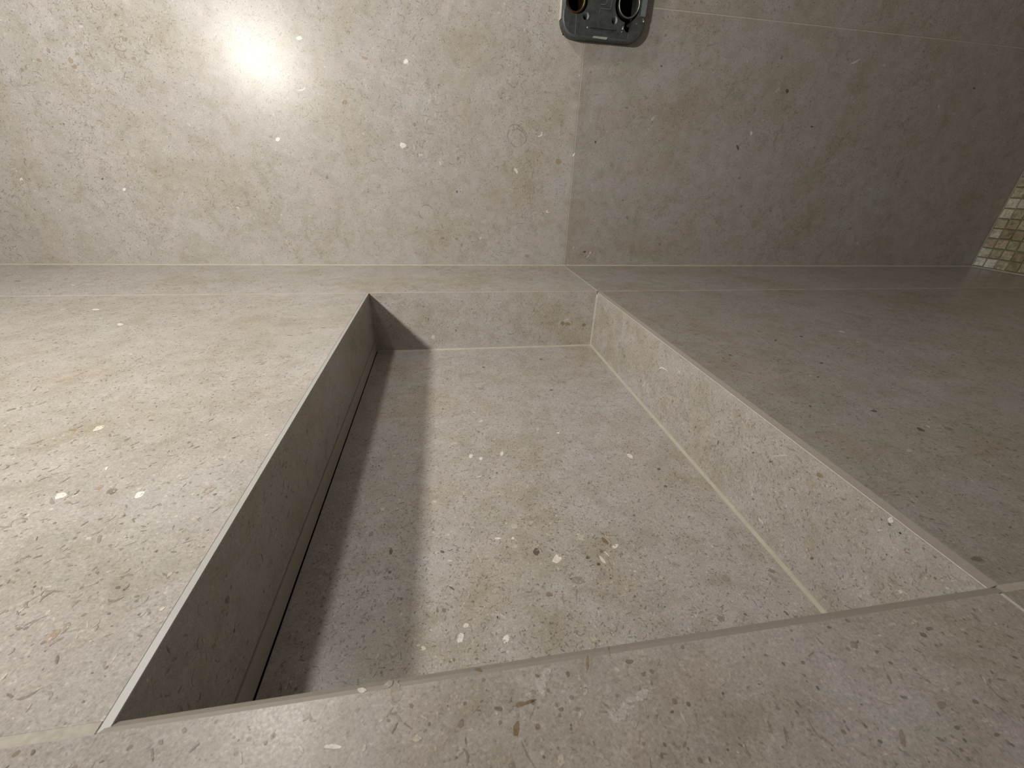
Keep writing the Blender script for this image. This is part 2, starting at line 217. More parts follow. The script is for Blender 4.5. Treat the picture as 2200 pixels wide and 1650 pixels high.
SHELL_ARCS=[
('W',-2.861,1.675,-2.81,1.678,-2.779,1.702,0.0049,'w'),('W',-1.577,1.702,-1.589,1.654,-1.62,1.612,0.0057,'l'),('W',-1.539,1.704,-1.526,1.685,-1.527,1.657,0.0052,'l'),
('W',-1.788,1.271,-1.777,1.229,-1.789,1.202,0.0069,'l'),('W',-0.434,1.394,-0.392,1.409,-0.394,1.44,0.0077,'w'),('W',-0.404,1.017,-0.373,1.047,-0.371,1.018,0.0076,'l'),
('W',-0.254,0.651,-0.276,0.63,-0.235,0.626,0.0087,'w'),('W',-0.763,1.457,-0.698,1.494,-0.605,1.473,0.0065,'g'),('W',-0.721,1.416,-0.661,1.454,-0.575,1.401,0.0061,'g'),
('W',-0.575,1.401,-0.562,1.349,-0.613,1.303,0.0063,'g'),('W',-0.729,1.351,-0.707,1.299,-0.654,1.283,0.0058,'g'),('W',-0.747,1.437,-0.772,1.392,-0.75,1.35,0.0057,'g'),
('W',-0.672,1.483,-0.593,1.444,-0.549,1.394,0.0047,'g'),('W',-0.921,1.074,-0.869,1.085,-0.879,1.053,0.0059,'g'),('W',-1.745,0.648,-1.675,0.674,-1.615,0.627,0.0061,'g'),
('W',-1.774,0.599,-1.763,0.545,-1.717,0.526,0.0061,'g'),('W',3.167,2.262,3.221,2.278,3.277,2.315,0.0064,'w'),('W',0.28,0.091,0.314,0.121,0.329,0.149,0.0048,'w'),
('W',0.587,0.105,0.587,0.064,0.631,0.064,0.0049,'l'),('W',-4.215,2.198,-4.188,2.176,-4.176,2.158,0.0035,'g'),('W',-4.87,2.159,-4.859,2.139,-4.851,2.128,0.0045,'d'),
('W',-2.224,1.646,-2.257,1.664,-2.261,1.702,0.0042,'g'),('W',-4.299,1.973,-4.254,1.976,-4.244,1.945,0.0044,'g'),('W',-4.543,1.866,-4.556,1.832,-4.529,1.801,0.0059,'g'),
('W',-4.314,1.934,-4.343,1.896,-4.304,1.882,0.0059,'g'),('W',-4.304,1.882,-4.276,1.877,-4.247,1.896,0.0052,'g'),('F',-1.077,-3.674,-1.055,-3.704,-1.03,-3.701,0.0026,'l'),
('F',-0.815,-3.833,-0.807,-3.848,-0.801,-3.862,0.0035,'w'),('F',-1.56,-3.785,-1.547,-3.789,-1.532,-3.788,0.0021,'w'),('F',-1.385,-3.228,-1.363,-3.226,-1.351,-3.219,0.0031,'w'),
('F',-1.004,-4.004,-1.017,-4.035,-1.026,-4.076,0.0021,'g'),('F',-1.074,-4.017,-1.079,-4.048,-1.081,-4.069,0.0037,'g'),('F',-0.814,-3.873,-0.813,-3.912,-0.81,-3.937,0.0024,'g'),
('R',-3.741,-0.166,-3.794,-0.111,-3.839,-0.087,0.0034,'l'),('R',-3.797,-0.056,-3.818,-0.059,-3.835,-0.049,0.003,'g'),('R',-3.85,-0.063,-3.873,-0.068,-3.898,-0.077,0.0029,'g'),
('R',-2.641,-0.223,-2.675,-0.188,-2.746,-0.18,0.0044,'w'),('R',-2.411,-0.523,-2.493,-0.416,-2.513,-0.365,0.0051,'l'),('R',-2.552,-0.365,-2.541,-0.432,-2.58,-0.451,0.005,'l'),
('R',-3.069,-0.402,-3.064,-0.443,-3.09,-0.451,0.0038,'l'),('B',-0.354,-0.324,-0.307,-0.3,-0.259,-0.281,0.006,'l'),('B',-1.963,-0.124,-1.932,-0.116,-1.904,-0.13,0.0044,'l'),
('C',-0.533,-4.616,-0.519,-4.635,-0.497,-4.649,0.0021,'l'),('C',-0.795,-4.751,-0.797,-4.771,-0.794,-4.787,0.0012,'g'),('C',-0.316,-4.734,-0.324,-4.762,-0.327,-4.794,0.0027,'g'),
('C',-1.403,-4.698,-1.394,-4.725,-1.384,-4.743,0.0016,'g'),('C',-2.355,-3.884,-2.365,-3.853,-2.34,-3.847,0.0034,'p'),('C',-2.565,-3.941,-2.553,-3.958,-2.57,-3.964,0.0023,'g'),
('C',-2.764,-3.706,-2.771,-3.692,-2.767,-3.687,0.0035,'w'),('C',-3.162,-3.504,-3.142,-3.5,-3.123,-3.493,0.003,'g'),('C',-2.87,-3.768,-2.863,-3.752,-2.86,-3.73,0.0026,'g'),
('C',-2.838,-3.84,-2.818,-3.864,-2.807,-3.87,0.0048,'g'),('C',-1.83,-4.589,-1.824,-4.602,-1.813,-4.607,0.0022,'g'),]

# ------------------------------------------------------------------ mesh helpers
def put(o, props):
    for k, v in props.items(): o[k] = v
def root(name, loc, **props):
    o = bpy.data.objects.new(name, None); sc.collection.objects.link(o)
    o.location = P(*loc); o.empty_display_size = 0.02; put(o, props); return o
def build(name, bm, mats, parent=None, recalc=False, **props):
    """link a bmesh written in scene units as one mesh object (world coordinates in metres)"""
    if recalc: bmesh.ops.recalc_face_normals(bm, faces=bm.faces)
    off = parent.location if parent else Vector((0, 0, 0))
    for v in bm.verts: v.co = P(*v.co) - off
    me = bpy.data.meshes.new(name); bm.to_mesh(me); bm.free()
    for m in (mats if isinstance(mats, (list, tuple)) else [mats]): me.materials.append(m)
    o = bpy.data.objects.new(name, me); sc.collection.objects.link(o)
    if parent: o.parent = parent
    put(o, props); return o
def box(bm, x0, x1, y0, y1, z0, z1, mi=0, skip=()):
    vs = [bm.verts.new((x, y, z)) for x in (x0, x1) for y in (y0, y1) for z in (z0, z1)]
    out = []
    for k, f in (('-x', (0, 1, 3, 2)), ('+x', (4, 6, 7, 5)), ('-y', (0, 4, 5, 1)), ('+y', (2, 3, 7, 6)), ('-z', (0, 2, 6, 4)), ('+z', (1, 5, 7, 3))):
        if k in skip: continue
        fc = bm.faces.new([vs[i] for i in f]); fc.material_index = mi; out.append(fc)
    return out
def prism(bm, sec, a0, a1, axis, mi=0):
    """extrude a section polygon along x or y; sec in (y,z) for axis x, (x,z) for axis y, (x,y) for axis z"""
    def mk(p, a):
        return bm.verts.new({'x': (a, p[0], p[1]), 'y': (p[0], a, p[1]), 'z': (p[0], p[1], a)}[axis])
    A = [mk(p, a0) for p in sec]; B = [mk(p, a1) for p in sec]; n = len(sec)
    fs = [bm.faces.new((A[i], A[(i+1) % n], B[(i+1) % n], B[i])) for i in range(n)]
    fs += [bm.faces.new(A), bm.faces.new(B)]
    for f in fs: f.material_index = mi

class Slab:
    """stone tiles lying in one plane, with the shell fragments and grains that show on their face"""
    AX = {'W': (1, -1), 'B': (1, -1), 'C': (2, 1), 'F': (2, 1), 'R': (0, -1), 'L': (0, 1), 'N': (1, 1)}
    def __init__(self, key, level, seed):
        self.bm = bmesh.new(); self.col = self.bm.verts.layers.float_color.new('tint')
        self.key, self.level, self.n = key, level, 0
        self.rng = random.Random(seed); self.rects = []
        self.nseed = seed*7.31
        self.ax, self.sg = self.AX[key]
        self.heroes = [(h[1], h[2]) for h in INCLUSIONS if h[0] == key]
    def p3(self, u, v, h):
        k = self.level + self.sg*h
        return ((k, u, v), (u, k, v), (u, v, k))[self.ax]
    def tile(self, u0, u1, v0, v1, thick=0.05, tone=(1, 1, 1), hole=None):
        cells = [(u0, u1, v0, v1)]
        if hole:
            a, b, c, d = hole
            a, b, c, d = max(a, u0), min(b, u1), max(c, v0), min(d, v1)
            if a < b and c < d:
                cells = [(u0, a, v0, v1), (b, u1, v0, v1), (a, b, v0, c), (a, b, d, v1)]
        for q in cells:
            if q[1]-q[0] < 1e-6 or q[3]-q[2] < 1e-6: continue
            lo, hi = sorted((self.level, self.level - self.sg*thick))
            before = len(self.bm.verts)
            if self.ax == 0: box(self.bm, lo, hi, q[0], q[1], q[2], q[3])
            elif self.ax == 1: box(self.bm, q[0], q[1], lo, hi, q[2], q[3])
            else: box(self.bm, q[0], q[1], q[2], q[3], lo, hi)
            self.bm.verts.ensure_lookup_table()
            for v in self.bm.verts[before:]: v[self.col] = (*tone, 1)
            self.rects.append((*q, tone))
    def poly(self, pts, tint):
        # every inclusion lies a few hundredths of a millimetre apart so that none coincide
        self.n += 1
        h = 0.00025 + (self.n % 97)*0.000006
        vs = []
        for u, v in pts:
            x = self.bm.verts.new(self.p3(u, v, h)); x[self.col] = (*tint, 1); vs.append(x)
        self.bm.faces.new(vs)
    def inside(self, u, v, m):
        for a, b, c, d, tone in self.rects:
            if a+m < u < b-m and c+m < v < d-m: return tone
        return None
    def arc(self, u, v, r, a0, a1, w, tint, seg=5):
        c = (u - r*math.cos((a0+a1)/2), v - r*math.sin((a0+a1)/2))
        out, inn = [], []
        for i in range(seg+1):
            t = i/seg; a = a0+(a1-a0)*t; k = w*(0.18+0.82*math.sin(math.pi*t))*0.5
            out.append((c[0]+(r+k)*math.cos(a), c[1]+(r+k)*math.sin(a)))
            inn.append((c[0]+(r-k)*math.cos(a), c[1]+(r-k)*math.sin(a)))
        for i in range(seg): self.poly([out[i], out[i+1], inn[i+1], inn[i]], tint)
    def blob(self, u, v, a, b, ang, tint, n=7, rough=0.25):
        ph = self.rng.random()*6.28
        pts = []
        for i in range(n):
            t = ph+6.2832*i/n; k = 1+self.rng.uniform(-rough, rough)
            x, y = a*k*math.cos(t), b*k*math.sin(t)
            pts.append((u+x*math.cos(ang)-y*math.sin(ang), v+x*math.sin(ang)+y*math.cos(ang)))
        self.poly(pts, tint)
    def scatter(self, u0, u1, v0, v1, density=1.0, grains=1.0, arcs=1.0, asz=1.0):
        R = self.rng; area = (u1-u0)*(v1-v0)
        def clump(u, v, s=1.6):
            return noise.noise(Vector((u*s+self.nseed, v*s, self.nseed)))   # about -1..1
        def each(n, m, keep=lambda c: True):
            for _ in range(int(area*n*density)):
                u, v = R.uniform(u0, u1), R.uniform(v0, v1)
                tone = self.inside(u, v, m)
                if tone is None: continue
                c = clump(u, v)
                if keep(c): yield u, v, tone, c
        def tn(t, tone, s=0.0):
            k = 1+R.uniform(-s, s); return tuple(a*b*k for a, b in zip(t, tone))
        # curved dark shell sections, in drifts
        for u, v, tone, c in each(300*arcs, 0.05, lambda c: R.random() < 0.36+1.5*c):
            r = R.uniform(0.015, 0.075)*asz; span = R.uniform(0.5, 1.9)
            a = R.uniform(0, 6.283); k = R.uniform(0.66, 0.92)
            self.arc(u, v, r, a, a+span, R.uniform(0.003, 0.011)*(0.6+0.4*asz), tn((k, k*0.975, k*0.92), tone), 4)
        # pale shell sections
        for u, v, tone, c in each(80*arcs, 0.05, lambda c: R.random() < 0.35+1.1*c):
            r = R.uniform(0.015, 0.06)*asz; span = R.uniform(0.6, 2.2); a = R.uniform(0, 6.283); k = R.uniform(1.06, 1.26)
            self.arc(u, v, r, a, a+span, R.uniform(0.004, 0.011), tn((k, k, k*0.97), tone), 4)
        # short straight slivers
        for u, v, tone, c in each(230*grains, 0.03):
            k = R.choice((R.uniform(0.58, 0.86), R.uniform(0.58, 0.86), R.uniform(1.10, 1.35)))
            self.blob(u, v, R.uniform(0.004, 0.014), R.uniform(0.0014, 0.0034), R.uniform(0, 3.14), tn((k, k*0.98, k*0.94), tone), 5, 0.2)
        # dark and pale grains
        for u, v, tone, c in each(200*grains, 0.02):
            k = R.uniform(0.45, 0.8) if R.random() < 0.62 else R.uniform(1.12, 1.5)
            s = R.uniform(0.0018, 0.0050)*(1.0 if R.random() < 0.94 else 1.8)
            self.blob(u, v, s, s*R.uniform(0.6, 1), R.uniform(0, 3.14), tn((k, k*0.985, k*0.95), tone), 5, 0.3)
        # larger chips
        for u, v, tone, c in each(2.2, 0.07):
            k = R.choice((0.66, 0.78, 0.85, 1.25, 1.5)); s = R.uniform(0.010, 0.022)
            self.blob(u, v, s, s*R.uniform(0.4, 0.9), R.uniform(0, 3.14), tn((k, k*0.97, k*0.92 if k < 1 else k), tone), 8, 0.25)
    def traced(self):
        for key, u, v, a1, a2, b1, b2, t in INCLUSIONS:
            if key != self.key: continue
            tone = self.inside(u, v, 0.002) or (1, 1, 1)
            soft = t in ('w4', 'w2', 'b3', 'g2', 'w3')
            tint = tuple(p*q for p, q in zip(FLECK_TINT[t], tone))
            def ell(k, n, rg):
                ph = self.rng.random()*6.28; pts = []
                for i in range(n):
                    x = ph+6.2832*i/n; kk = k*(1+self.rng.uniform(-rg, rg))
                    pts.append((u+(a1*math.cos(x)+b1*math.sin(x))*kk, v+(a2*math.cos(x)+b2*math.sin(x))*kk))
                return pts
            if soft:      # a cloudy patch: many small chips crowded round the centre
                R = self.rng
                big = math.hypot(a1, a2) > 0.05
                for _ in range(110 if big else 40):
                    rr, th = R.gauss(0, 0.52), R.uniform(0, 6.283)
                    x, y = rr*math.cos(th), rr*math.sin(th)
                    q = (u+a1*x+b1*y, v+a2*x+b2*y)
                    k = R.uniform(0.4, 1.3); s = R.uniform(0.004, 0.011)
                    self.blob(q[0], q[1], s, s*0.6, R.uniform(0, 3.14), tuple(1+(z-1)*k for z in tint), 6, 0.3)
            else:
                self.poly(ell(1.15 if t == 'w' else 1.0, 10, 0.22), tint)
        for key, x0, y0, x1, y1, x2, y2, w_, t in SHELL_ARCS:
            if key != self.key: continue
            tone = self.inside(x1, y1, 0.0) or (1, 1, 1)
            tint = tuple(p*q for p, q in zip(FLECK_TINT[t], tone)); n = 8; L = []
            cx, cy = 2*x1-(x0+x2)/2, 2*y1-(y0+y2)/2
            for i in range(n+1):
                s = i/n; L.append(((1-s)**2*x0+2*s*(1-s)*cx+s*s*x2, (1-s)**2*y0+2*s*(1-s)*cy+s*s*y2))
            A, B = [], []
            for i, q in enumerate(L):
                d = Vector((L[min(i+1, n)][0]-L[max(i-1, 0)][0], L[min(i+1, n)][1]-L[max(i-1, 0)][1]))
                d = d.normalized() if d.length > 0 else Vector((1, 0))
                k = w_*(0.3+0.7*math.sin(math.pi*i/n))
                A.append((q[0]-d.y*k, q[1]+d.x*k)); B.append((q[0]+d.y*k, q[1]-d.x*k))
            for i in range(n): self.poly([A[i], A[i+1], B[i+1], B[i]], tint)
    def finish(self, name, parent=None, extra=None, mats=None, **props):
        if extra: extra(self.bm)
        return build(name, self.bm, mats or STONE, parent, **props)

XL, YB, YF, ZF = -2.211, -1.266, -4.546, -0.585
XR = 6.467
WL = -9.0
J = 0.006

# ------------------------------------------------------------------ back wall
HOLE = (-0.235, 0.545, 2.275, 3.065)
s = Slab('W', 0.0, 11)
s.tile(WL, -J, 0.012, 6.0, hole=HOLE)
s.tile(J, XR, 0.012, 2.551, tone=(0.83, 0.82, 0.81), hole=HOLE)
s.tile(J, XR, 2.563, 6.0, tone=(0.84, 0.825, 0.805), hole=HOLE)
s.scatter(-6.4, 6.3, 0.01, 3.4, 1.0, 1.3, 1.8, 0.6)
s.traced()
def bed(bm):
    a, b, c, d = HOLE
    for q in ((WL, a, -6, 8), (b, XR, -6, 8), (a, b, -6, c), (a, b, d, 8)):
        box(bm, q[0], q[1], 0.004 if q[2] > -9 else 0, 0.30, q[2], q[3], 1)
s.finish('wall_back', extra=bed, mats=[STONE, JOINT], kind='structure', label='stone-look tiled wall behind the basin, lit at left', category='wall')

# ------------------------------------------------------------------ right wall of small tumbled mosaic stones
bm = bmesh.new(); col = bm.verts.layers.float_color.new('tint')
rng = random.Random(5)
box(bm, XR+0.012, XR+0.3, -9, 0.3, -6, 8, 1)
PALETTE = [(0.46, 0.42, 0.30), (0.40, 0.36, 0.24), (0.52, 0.49, 0.38), (0.33, 0.29, 0.17), (0.55, 0.53, 0.45), (0.43, 0.36, 0.25), (0.28, 0.23, 0.14), (0.37, 0.34, 0.22)]
pit = 0.134
for i in range(30):
    for j in range(26):
        y1 = -0.014 - i*pit; y0 = y1-pit+0.014; z0 = 0.022+j*pit; z1 = z0+pit-0.014
        c = rng.choice(PALETTE); k = rng.uniform(0.9, 1.1)
        q = [(y0, z0), (y1, z0), (y1, z1), (y0, z1)]
        q = [(a+rng.uniform(-.004, .004), b+rng.uniform(-.004, .004)) for a, b in q]
        my, mz = sum(a for a, b in q)/4, sum(b for a, b in q)/4
        h = rng.uniform(0.0, 0.004)
        rings = []
        for sc_, dx in ((1.0, 0.012), (0.99, -0.002), (0.90, -0.010)):
            ring = []
            for a, b in q:
                v = bm.verts.new((XR+dx-h*(dx < 0.01), my+(a-my)*sc_, mz+(b-mz)*sc_))
                kk = k*rng.uniform(0.88, 1.12); v[col] = (c[0]*kk, c[1]*kk, c[2]*kk, 1); ring.append(v)
            rings.append(ring)
        for a, b in zip(rings, rings[1:]):
            for t in range(4): bm.faces.new((a[t], a[(t+1) % 4], b[(t+1) % 4], b[t]))
        bm.faces.new(rings[-1])
# pale joint where the mosaic meets the big tiles and the counter
box(bm, XR-0.004, XR+0.012, -0.009, 0.0, 0.0, 6, 2)
box(bm, XR-0.004, XR+0.012, -5, 0.0, 0.0, 0.014, 2)
m, nt, b = new_mat('tumbled_mosaic_stone')
at = nd(nt, 'ShaderNodeAttribute', attribute_name='tint')
tc = nd(nt, 'ShaderNodeTexCoord').outputs['Object']
nt.links.new(mul(nt, at.outputs['Color'], ramp(nt, noise_tex(nt, tc, 130, 5, 0.7, 1.0), [(0.35, 0.62), (0.5, 1.0), (0.65, 1.3)])), b.inputs['Base Color'])
b.inputs['Roughness'].default_value = 0.5
MOSGROUT = plain('olive_mosaic_grout', (0.25, 0.23, 0.15), 0.9)
build('wall_right', bm, [m, MOSGROUT, SEAL], recalc=True, kind='structure', label='wall of small cream and olive tumbled mosaic stones', category='wall')

# ------------------------------------------------------------------ floor
bm = bmesh.new(); box(bm, WL, XR, -14, 0.0, -5.63, -5.3334)
build('floor', bm, FLOORM, kind='structure', label='grey floor below the counter', category='floor')

# ------------------------------------------------------------------ counter with sunken basin
FY = -5.02
top = root('washbasin_counter', (-1.1, -2.5, -2.6), label='stone-look tiled vanity counter with a rectangular sunken basin, under the black wall box', category='vanity counter')
s = Slab('C', 0.0, 23)
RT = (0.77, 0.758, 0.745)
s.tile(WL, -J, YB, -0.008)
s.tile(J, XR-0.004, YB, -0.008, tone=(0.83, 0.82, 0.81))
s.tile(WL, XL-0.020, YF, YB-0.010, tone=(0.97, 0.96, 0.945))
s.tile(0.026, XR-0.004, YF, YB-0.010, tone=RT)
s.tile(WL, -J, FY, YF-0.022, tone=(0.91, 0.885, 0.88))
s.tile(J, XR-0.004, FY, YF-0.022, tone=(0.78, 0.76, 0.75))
s.scatter(-6.4, XL, YF, -0.01, 1.0, 1.5, 1.2, 0.36)
s.scatter(XL, 0, YB, -0.01, 0.9, 1.0)
s.scatter(0, 6.0, YF, -0.01, 1.0, 1.5, 1.2, 0.36)
s.scatter(-3.2, 0.6, -4.95, YF-0.02, 1.3, 1.3, 0.5, 0.3)
s.traced()
s.finish('countertop', top)
# joints between the counter tiles: bed just under the surface
bm = bmesh.new()
box(bm, WL, XR-0.004, YB+0.02, -0.002, -0.30, -0.0008)
box(bm, WL, XL-0.022, FY+0.03, YB+0.02, -0.30, -0.0008)
box(bm, 0.027, XR-0.004, FY+0.03, YB+0.02, -0.30, -0.0008)
box(bm, XL-0.022, 0.02, FY+0.03, YF-0.024, -0.30, -0.0008)
build('tile_joints', bm, GROUT, top)
bm = bmesh.new()
for a, b in ((WL, XL-0.0225), (0.0225, XR-0.004)): box(bm, a, b, YF-0.0218, YF-0.0002, -0.02, -0.0004)
build('front_joint', bm, WIDEJ, top)
bm = bmesh.new(); prism(bm, [(-0.001, 0.0), (-0.011, 0.0), (-0.007, 0.004), (-0.004, 0.008), (-0.001, 0.0115)], WL, XR-0.006, 'x')
build('sealant_bead', bm, SEAL, top, recalc=True, label='pale sealant line along the foot of the wall')
# apron and underside
bm = bmesh.new(); box(bm, WL, XR-0.004, FY, FY+0.05, -2.0, -0.051); box(bm, WL, XR-0.004, FY+0.05, -0.002, -2.0, -1.9)
build('apron', bm, STONE, top)
me = top.children[-1].data; a = me.color_attributes.new('tint', 'FLOAT_COLOR', 'POINT')
for d in a.data: d.color = (1, 1, 1, 1)

# basin panels
s = Slab('B', YB, 31); s.tile(XL, 0.0, ZF, -0.0502); s.scatter(XL, 0, ZF, -0.05, 1.3, 1.2); s.traced(); s.finish('back_panel', top)
s = Slab('R', 0.0, 37); s.tile(YF, YB, ZF, -0.0165, tone=(1.03, 1.03, 1.04)); s.scatter(YF, YB, ZF, -0.03, 1.4, 3.4, 1.1, 0.36); s.traced(); s.finish('side_panel', top)
s = Slab('L', XL, 41); s.tile(YF, YB, -0.464, -0.007); s.scatter(YF, YB, -0.466, -0.02, 0.8, 0.8, 1.0, 0.5); s.traced(); s.finish('side_panel', top)
s = Slab('N', YF, 43); s.tile(XL, 0.0, ZF, -0.020); s.finish('front_panel', top)
s = Slab('F', ZF, 47); s.tile(XL+0.008, 0.0, YF, YB, tone=(1.03, 1.03, 1.05)); s.scatter(XL, 0, YF, YB, 1.5, 3.6, 0.9, 0.3); s.traced(); s.finish('basin_floor', top)
# smooth strip along the foot of the left panel, with shadow gaps above and below
bm = bmesh.new()
box(bm, XL-0.05, XL+0.0035, YF, YB, -0.578, -0.4715)
build('drain_strip', bm, STRIP, top, label='smooth strip along the foot of the left basin side')
bm = bmesh.new()
box(bm, XL-0.30, XL-0.0505, YF-0.3, YB+0.3, -0.8, -0.05)
box(bm, 0.0505, 0.30, YF-0.3, YB+0.3, -0.8, -0.05)
box(bm, XL-0.05, 0.05, YF-0.3, YF-0.0505, -0.8, -0.05)
box(bm, XL-0.05, 0.05, YB+0.0505, YB+0.3, -0.8, -0.05)
box(bm, XL-0.05, 0.05, YF-0.05, YB+0.05, -0.8, -0.6355)
build('gap_shade_backing', bm, DARK, top)
# bevelled tile edges round the opening
bm = bmesh.new(); prism(bm, [(0.026, 0.0), (0.000, -0.012), (0.000, -0.0160), (0.026, -0.0160)], YF-0.0, YB-0.002, 'y')
build('bevelled_edge', bm, BODY, top, recalc=True)
bm = bmesh.new(); prism(bm, [(-0.0012, -0.0122), (-0.0026, -0.0140), (-0.0012, -0.0170), (0.003, -0.0150)], YF, YB-0.002, 'y')
build('edge_line', bm, GROUT, top, recalc=True, label='thin pale line under the right edge')
bm = bmesh.new(); prism(bm, [(XL-0.0185, 0.0), (XL-0.001, -0.002), (XL, -0.0068), (XL-0.0185, -0.0068)], YF-0.02, YB-0.002, 'y')
build('bevelled_edge', bm, BODY2, top, recalc=True, label='pale edge along the left side of the basin')
bm = bmesh.new(); prism(bm, [(YF-0.022, 0.0), (YF-0.013, -0.001), (YF, -0.010), (YF, -0.0205), (YF-0.022, -0.0205)], XL-0.02, 0.012, 'x')
build('bevelled_edge', bm, BODY, top, recalc=True, label='smooth edge along the front of the basin')
bm = bmesh.new(); prism(bm, [(YB-0.0012, -0.0005), (YB-0.0012, -0.004), (YB+0.003, -0.0035), (YB+0.003, 0.0007), (YB+0.0, 0.0007)], XL, -0.01, 'x')
build('edge_line', bm, JOINT, top, recalc=True)
# sealant in the inner corners
bm = bmesh.new()
def fillet(a, b, sx, sz, r): return [(a, b), (a+sx*r, b), (a+sx*r*0.45, b+sz*r*0.30), (a+sx*r*0.30, b+sz*r*0.45), (a, b+sz*r)]
prism(bm, fillet(-0.0, ZF, -1, 1, 0.0135), YF, YB, 'y')
build('corner_sealant', bm, SEAL, top, recalc=True, label='pale yellowish sealant along the right foot of the basin')
bm = bmesh.new(); prism(bm, fillet(YB, ZF, -1, 1, 0.011), XL+0.01, 0, 'x')
build('corner_sealant', bm, SEAL, top, recalc=True)
bm = bmesh.new(); prism(bm, fillet(0.0, YB, -1, -1, 0.011), ZF, -0.03, 'z')
build('corner_sealant', bm, SEAL, top, recalc=True)
bm = bmesh.new(); box(bm, XL+0.0005, XL+0.0075, YF, YB, -0.63, -0.600)
build('floor_gap_shade', bm, DARK, top)  # dark strip painting the shade down in the floor gap

# ------------------------------------------------------------------ black mixer box let into the wall
mb = root('mixer_wall_box', (0.154, 0.0, 2.237), label='black plastic rough-in box with two round sockets in the wall above the basin', category='wall box')
BX0, BX1, BZ0, BZ1 = -0.277, 0.585, 2.240, 3.10
def rrect(x0, x1, z0, z1, r, n=7):
    pts = []
    for cx, cz, a in ((x1-r, z0+r, -90), (x1-r, z1-r, 0), (x0+r, z1-r, 90), (x0+r, z0+r, 180)):
        for i in range(n+1):
            t = math.radians(a+90*i/n); pts.append((cx+r*math.cos(t), cz+r*math.sin(t)))
    return pts
def circ(cx, cz, r, n=28, rz=None): return [(cx+r*math.cos(6.28318*i/n), cz+(rz or r)*math.sin(6.28318*i/n)) for i in range(n)]
def plate(name, loops, y0, y1, mat, parent, bevel=0.0, **props):
    """flat plate in the wall plane with holes, from y0 (front) to y1"""
    cu = bpy.data.curves.new(name, 'CURVE'); cu.dimensions = '2D'; cu.fill_mode = 'BOTH'
    for lp in loops:
        sp = cu.splines.new('POLY'); sp.points.add(len(lp)-1); sp.use_cyclic_u = True
        for q, (x, z) in zip(sp.points, lp): q.co = (x*S, z*S, 0, 1)
    cu.extrude = (y1-y0)*S/2 - bevel*S; cu.bevel_depth = bevel*S; cu.bevel_resolution = 2; cu.offset = -bevel*S
    tmp = bpy.data.objects.new('t', cu); sc.collection.objects.link(tmp)
    me = bpy.data.meshes.new_from_object(tmp); bpy.data.objects.remove(tmp)
    me.name = name
    off = parent.location
    for v in me.vertices:
        x, z, d = v.co; v.co = Vector((x, (y0+y1)/2*S - d, Z0+z)) - off
    # mirrored axis order keeps outward normals: flip once
    bm_ = bmesh.new(); bm_.from_mesh(me); bmesh.ops.remove_doubles(bm_, verts=bm_.verts, dist=1e-6)
    bmesh.ops.recalc_face_normals(bm_, faces=bm_.faces); bm_.to_mesh(me); bm_.free()
    me.materials.clear(); me.materials.append(mat)
    o = bpy.data.objects.new(name, me); sc.collection.objects.link(o); o.parent = parent; put(o, props); return o
LC, LR = (-0.137, 2.535), 0.120
RC, RR = (0.378, 2.520), 0.131
slot = [(0.366, 2.42), (0.366, 2.345)] + [(0.408+0.042*math.cos(t), 2.350+0.036*math.sin(t)) for t in [math.pi+i*math.pi/8 for i in range(1, 8)]] + [(0.450, 2.345), (0.450, 2.42)]
# right socket opening with the keyhole slot merged into it
a0 = math.atan2(-math.sqrt(RR**2-(0.450-RC[0])**2), 0.450-RC[0]); a1 = math.atan2(-math.sqrt(RR**2-(0.366-RC[0])**2), 0.366-RC[0])+2*math.pi
key = [(RC[0]+RR*math.cos(a0+(a1-a0-0)*i/30), RC[1]+RR*math.sin(a0+(a1-a0)*i/30)) for i in range(31)]
key = key + slot[1:-1]
h1, h2 = circ(-0.040, 2.407, 0.030, 16, 0.031), circ(0.256, 2.398, 0.030, 16, 0.033)
def housing():
    bm = bmesh.new(); edges = []
    def ring(pts, y): return [bm.verts.new((x, y, z)) for x, z in pts]
    def wall(A, B, mi=0):
        for i in range(len(A)):
            f = bm.faces.new((A[i], A[(i+1) % len(A)], B[(i+1) % len(B)], B[i])); f.material_index = mi; f.smooth = mi == 1
    def close(A): return [bm.edges.new((A[i], A[(i+1) % len(A)])) for i in range(len(A))]
    c = 0.016
    A = ring(rrect(BX0+c, BX1-c, BZ0+c, BZ1-c, 0.15-c), -0.115); edges += close(A)
    B = ring(rrect(BX0, BX1, BZ0, BZ1, 0.15), -0.098); D = ring(rrect(BX0, BX1, BZ0, BZ1, 0.15), -0.0015)
    wall(A, B, 1); wall(B, D)
    for lp, mi in ((circ(*LC, LR), 3), (key, 3), (h1, 2), (h2, 2)):  # socket and slot shade, and small-hole lamp crescents, coloured into the walls
        E = ring(lp, -0.115); edges += close(E); wall(E, ring(lp, 0.16 if mi == 3 else 0.0), mi)
    bmesh.ops.triangle_fill(bm, use_beauty=True, use_dissolve=False, edges=edges)
    return build('housing', bm, [PLASTIC, CHAMFER, TUBE, DARK], mb, recalc=True)
housing()
bm = bmesh.new(); box(bm, BX0-0.004, BX0-0.0005, -0.075, -0.002, 2.38, 2.96); build('lit_side_strip', bm, PLASTER_AND_GLINT, mb)  # added pale strip: lit left side of the box put into colour
bm = bmesh.new(); box(bm, HOLE[0]+0.006, HOLE[1]-0.006, 0.24, 0.29, HOLE[2]+0.006, HOLE[3]-0.006); build('bore_shade_backing', bm, DARK, mb)
